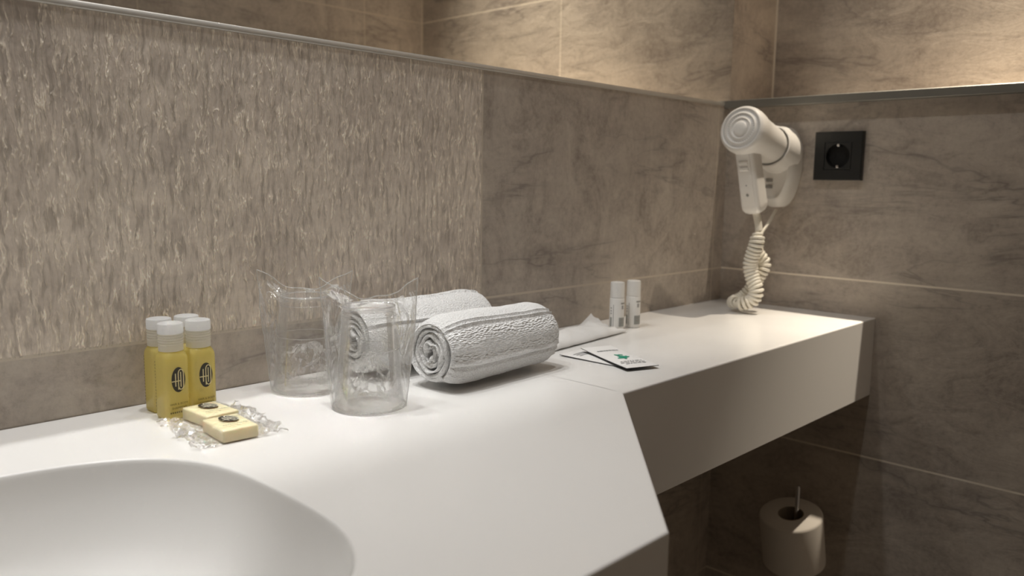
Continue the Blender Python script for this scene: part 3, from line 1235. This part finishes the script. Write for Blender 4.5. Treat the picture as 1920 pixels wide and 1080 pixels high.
# cradle collar that takes the blower nozzle
AX = Vector((-0.975, 0.0, 0.222)).normalized()      # blower axis, out of the holder
P0 = Vector((-0.030, -0.004, 0.0274))                 # in holder space
rot = AX.to_track_quat('Z', 'Y').to_matrix().to_4x4()
bm = bmesh.new()
mt = Matrix.Translation(P0) @ rot
lathe(bm, [(0.0385, -0.012), (0.0390, 0.004), (0.0372, 0.022), (0.0358, 0.034), (0.0338, 0.0345), (0.0335, 0.020), (0.030, 0.006)], 56, mat=mt, cap0=True, cap1=True)
link('cradle', bm, M['abs'], hold, 40)
bm = bmesh.new()
for q in range(2):
    box(bm, (-0.0392, 0.000, -0.026 - q * 0.011), (-0.0365, 0.013, -0.020 - q * 0.011))
bevel_all(bm, 0.0008, 1)
link('vent_slot', bm, M['abs_grey'], hold)['label'] = 'two dark slots'

# ------------------------------------------------------------------ hair dryer
HD = Vector((-0.158, -0.117, 0.3045))
dry = empty('hair_dryer', HD, 0, 'white hair dryer hanging in the wall holder, coiled cord reaching the counter', 'hair dryer')
bm = bmesh.new()
mt = rot
# blower body, lathed along its axis (local +z = towards the grille)
body = [(0.0300, -0.098), (0.0318, -0.090), (0.0330, -0.075), (0.0336, -0.058), (0.0345, -0.045), (0.0352, -0.034), (0.0365, -0.026), (0.0380, -0.018),
        (0.0392, -0.008), (0.0392, 0.000), (0.0384, 0.005), (0.0368, 0.0078)]
lathe(bm, body, 64, mat=mt, cap0=True, cap1=True)
link('blower', bm, M['abs'], dry, 40)
bm = bmesh.new()
pr = [(0.0368, 0.0070), (0.0360, 0.0092), (0.0335, 0.0102), (0.0318, 0.0086), (0.0292, 0.0086), (0.0272, 0.0108), (0.0250, 0.0118), (0.0232, 0.0096), (0.0212, 0.0094),
      (0.0192, 0.0118), (0.0170, 0.0126), (0.0152, 0.0102), (0.0136, 0.0100), (0.0118, 0.0128), (0.0090, 0.0138), (0.0040, 0.0142), (0.0004, 0.0143)]
lathe(bm, pr, 64, mat=mt, cap0=False)
gr = link('intake_grille', bm, M['abs'], dry, 60)
gr['label'] = 'round grille of concentric rings'
# fine radial slits in the outer groove
bm = bmesh.new()
for k in range(72):
    a = 2 * PI * k / 72
    for r0, r1, zz in ((0.0292, 0.0318, 0.0089), (0.0214, 0.0231, 0.0098)):
        if r0 < 0.025 and k % 2:
            continue
        d = Vector((math.cos(a), math.sin(a), 0))
        e = Vector((-math.sin(a), math.cos(a), 0)) * 0.00035
        bm.faces.new([bm.verts.new(rot @ (d * r + e * s + Vector((0, 0, zz)))) for r, s in ((r0, -1), (r1, -1), (r1, 1), (r0, 1))])
link('grille_slits', bm, M['abs_grey'], gr)
# handle
HB0 = Vector((0.014, 0.0, -0.022))
HB1 = Vector((0.042, -0.007, -0.134))
hd = (HB1 - HB0).normalized()
hx = Vector((1, 0, 0)); hx = (hx - hd * hx.dot(hd)).normalized()
hy = hd.cross(hx).normalized()
bm = bmesh.new()
rings = []
for t, sx, sy in ((0.0, 0.0185, 0.0165), (0.10, 0.0178, 0.0165), (0.30, 0.0172, 0.0165), (0.60, 0.0176, 0.0168), (0.86, 0.0185, 0.0172), (0.93, 0.0178, 0.0165), (0.975, 0.0140, 0.0135), (1.0, 0.0095, 0.0095)):
    c = HB0.lerp(HB1, t)
    rings.append([c + hx * x + hy * y for x, y in rsq(sx, sy, min(sx, sy) * 0.45, 6)])
loft(bm, rings)
bmesh.ops.recalc_face_normals(bm, faces=bm.faces[:])
han = link('handle', bm, M['abs'], dry, 50)
# raised front cover, switch and printed symbols on the face towards the room
FN = -hx
def on_handle(t, u, e):
    return HB0.lerp(HB1, t) + FN * (0.0176 + e) + hy * u
bm = bmesh.new()
rings = []
for t, wv, e in ((0.06, 0.008, -0.002), (0.08, 0.0112, 0.0016), (0.5, 0.0115, 0.0014), (0.86, 0.0115, 0.0018), (0.90, 0.008, -0.002)):
    rings.append([on_handle(t, -wv, -0.004), on_handle(t, -wv * 0.96, e), on_handle(t, wv * 0.96, e), on_handle(t, wv, -0.004)])
loft(bm, rings)
bmesh.ops.recalc_face_normals(bm, faces=bm.faces[:])
link('handle_cover', bm, M['abs'], han, 40)
bm = bmesh.new()
for t0 in (0.20, 0.285):
    ring = []
    for t, e in ((t0, 0.001), (t0 + 0.018, 0.0042), (t0 + 0.05, 0.0042), (t0 + 0.068, 0.001)):
        ring.append([on_handle(t, -0.0075, e), on_handle(t, 0.0075, e), on_handle(t, 0.0075, -0.001), on_handle(t, -0.0075, -0.001)])
    loft(bm, ring)
bmesh.ops.recalc_face_normals(bm, faces=bm.faces[:])
link('switch', bm, M['abs'], han)
bm = bmesh.new()
for t, r in ((0.70, 0.0024), (0.56, 0.0012)):
    bm.faces.new([bm.verts.new(on_handle(t + r / 0.115 * math.sin(2 * PI * k / 16), r * math.cos(2 * PI * k / 16), 0.0022)) for k in range(16)])
link('symbol_print', bm, M['abs_grey'], han)
# cord: strain relief, coiled length down to the counter, and back up to the holder
bm = bmesh.new()
E0 = HB1 + Vector((0, 0, 0.004))
relief = [E0, E0 + Vector((0.001, -0.003, -0.012)), E0 + Vector((0.001, -0.006, -0.024)), E0 + Vector((0.0, -0.008, -0.034))]
sweep(bm, spline(relief, 6), 0.0062, 16)
link('strain_relief', bm, M['cord'], dry, 50)


def W(x, y, z):
    return Vector((x, y, z)) - HD


path = [HD + relief[-1], Vector((-0.121, -0.131, 0.118)), Vector((-0.121, -0.125, 0.098)), Vector((-0.120, -0.122, 0.080)), Vector((-0.120, -0.128, 0.058)),
        Vector((-0.121, -0.136, 0.040)), Vector((-0.124, -0.131, 0.0235)), Vector((-0.129, -0.119, 0.0172)), Vector((-0.130, -0.107, 0.0162))]
cl = spline(path, 40)
bm = bmesh.new()


def coil(bm, cl, R, pitch, rt, n=14):
    # walk along the centre line and wind around it
    out = []
    L = 0.0
    prev = None
    step_a = 2 * PI / n
    dens = []
    acc = [0.0]
    for i in range(1, len(cl)):
        acc.append(acc[-1] + (cl[i] - cl[i - 1]).length)
    total = acc[-1]
    m = int(total / pitch * n)
    idx = 0
    for q in range(m + 1):
        s = total * q / m
        while idx < len(acc) - 2 and acc[idx + 1] < s:
            idx += 1
        f = (s - acc[idx]) / max(1e-9, acc[idx + 1] - acc[idx])
        p = cl[idx].lerp(cl[idx + 1], min(1, f))
        t = (cl[idx + 1] - cl[idx]).normalized()
        a = t.orthogonal().normalized() if prev is None else (prev - t * prev.dot(t)).normalized()
        prev = a
        b = t.cross(a)
        ramp = min(1.0, s / 0.012, (total - s) / 0.006)
        ph = step_a * q
        out.append(p + (a * math.cos(ph) + b * math.sin(ph)) * R * (0.25 + 0.75 * ramp))
    sweep(bm, out, rt, 8)


coil(bm, [p - HD for p in cl], 0.0098, 0.0062, 0.0029)
path2 = [path[-1], Vector((-0.117, -0.092, 0.0165)), Vector((-0.103, -0.102, 0.024)), Vector((-0.098, -0.118, 0.046)), Vector((-0.092, -0.130, 0.070)), Vector((-0.088, -0.131, 0.086)),
         Vector((-0.096, -0.120, 0.106)), Vector((-0.094, -0.122, 0.130))]
cl2 = spline(path2, 30)
coil(bm, [p - HD for p in cl2], 0.0085, 0.0066, 0.0027)
up = [path2[-1], Vector((-0.088, -0.124, 0.137)), Vector((-0.060, -0.123, 0.156)), Vector((-0.032, -0.119, 0.1735))]
sweep(bm, [p - HD for p in spline(up, 8)], 0.0026, 10)
link('coiled_cord', bm, M['cord'], dry, 60)['label'] = 'ivory coiled cord'

# ------------------------------------------------------------------ black socket
sk = empty('wall_socket', (0, -0.2125, 0.2668), 0, 'square black earthed power socket right of the hair dryer', 'socket')
bm = bmesh.new()
hw = 0.0405
ho = [(-0.0005, hw), (-0.0085, hw), (-0.0100, hw - 0.0015)]
fr = [[(x, s * h, t * h) for s, t in ((-1, -1), (-1, 1), (1, 1), (1, -1))] for x, h in
      ((-0.0003, hw), (-0.0085, hw), (-0.0100, hw - 0.0015), (-0.0100, 0.0230), (-0.0060, 0.0230))]
loft(bm, fr, True, False)
bmesh.ops.recalc_face_normals(bm, faces=bm.faces[:])
link('frame', bm, M['black'], sk)
bm = bmesh.new()
n = 64
sq = []
for k in range(n):
    a = 2 * PI * k / n + PI / 4
    c, s = math.cos(a), math.sin(a)
    m = max(abs(c), abs(s))
    sq.append((c / m, s / m, math.cos(a), math.sin(a)))
rings = [[(-0.0060, 0.0222 * u, 0.0222 * v) for u, v, c, s in sq], [(-0.0094, 0.0222 * u, 0.0222 * v) for u, v, c, s in sq],
         [(-0.0098, 0.0216 * u, 0.0216 * v) for u, v, c, s in sq], [(-0.0098, 0.0200 * c, 0.0200 * s) for u, v, c, s in sq]]
loft(bm, rings, False, False)
bmesh.ops.recalc_face_normals(bm, faces=bm.faces[:])
link('insert', bm, M['black'], sk)
bm = bmesh.new()
rings = [[(-0.0098, 0.0200 * c, 0.0200 * s) for u, v, c, s in sq], [(-0.0016, 0.0194 * c, 0.0194 * s) for u, v, c, s in sq], [(-0.0014, 0.0002 * c, 0.0002 * s) for u, v, c, s in sq]]
loft(bm, rings, False, True)
bmesh.ops.recalc_face_normals(bm, faces=bm.faces[:])
for f in bm.faces:
    f.normal_flip()
link('well', bm, M['black_shade'], sk)
for s in (-1, 1):
    bm = bmesh.new()
    box(bm, (-0.0098, -0.0022, s * 0.0178 - 0.0022), (-0.0050, 0.0022, s * 0.0178 + 0.0022))
    bevel_all(bm, 0.0008, 2)
    link('earth_clip', bm, M['chrome'], sk)['label'] = 'bright metal earth contact'
for s in (-1, 1):
    bm = bmesh.new()
    lathe(bm, [(0.0026, 0), (0.0026, 0.0012)], 16, mat=Matrix.Translation((-0.0015, s * 0.0095, 0)) @ Matrix.Rotation(-PI / 2, 4, 'Y'))
    link('pin_hole', bm, M['black_shade'], sk)

# ------------------------------------------------------------------ toilet roll on its upright spare-roll holder
RC = Vector((-0.082, -0.2080, -0.385))
hl = empty('toilet_roll_holder', (0, RC.y, -0.452), 0, 'chrome upright toilet roll holder under the counter on the right-hand wall', 'holder')
bm = bmesh.new()
sweep(bm, [(-0.0803, -0.004, 0.160), (-0.0803, -0.004, 0.157), (-0.0803, -0.004, 0.002)], [0.0030, 0.0040, 0.0040], 16)
link('upright_rod', bm, M['chrome'], hl, 40)
bm = bmesh.new()
lathe(bm, [(0.026, 0.0), (0.027, 0.0006), (0.027, 0.0030), (0.026, 0.0036)], 40, mat=Matrix.Translation((-0.0803, -0.004, -0.002)))
link('base_disc', bm, M['chrome'], hl, 40)
bm = bmesh.new()
sweep(bm, [(-0.0803, -0.004, -0.004), (-0.04, -0.004, -0.004), (-0.004, -0.004, -0.004)], 0.0045, 14)
link('wall_arm', bm, M['chrome'], hl, 40)
bm = bmesh.new()
lathe(bm, [(0.020, 0.0003), (0.020, 0.005), (0.018, 0.0065)], 32, mat=Matrix.Translation((0, -0.004, -0.004)) @ Matrix.Rotation(-PI / 2, 4, 'Y'))
link('wall_plate', bm, M['chrome'], hl, 40)
tr = empty('toilet_roll', RC, 0, 'white toilet roll tilted on its upright chrome holder below the counter', 'toilet roll')
ax = Vector((-0.24, 0.01, 0.97)).normalized()
mt = ax.to_track_quat('Z', 'Y').to_matrix().to_4x4()
bm = bmesh.new()
lathe(bm, [(0.0212, -0.048), (0.0490, -0.048), (0.0515, -0.046), (0.0520, -0.043), (0.0520, 0.043), (0.0515, 0.046), (0.0490, 0.048), (0.0212, 0.048), (0.0212, -0.048)], 64, mat=mt, cap0=False, cap1=False)
bmesh.ops.remove_doubles(bm, verts=bm.verts[:], dist=1e-6)
bmesh.ops.recalc_face_normals(bm, faces=bm.faces[:])
link('paper', bm, M['tissue'], tr, 50)
bm = bmesh.new()
lathe(bm, [(0.0210, -0.0478), (0.0210, 0.0478), (0.0200, 0.0478), (0.0200, -0.0478), (0.0210, -0.0478)], 48, mat=mt, cap0=False, cap1=False)
bmesh.ops.remove_doubles(bm, verts=bm.verts[:], dist=1e-6)
bmesh.ops.recalc_face_normals(bm, faces=bm.faces[:])
link('core', bm, M['card'], tr, 50)['label'] = 'cardboard core'
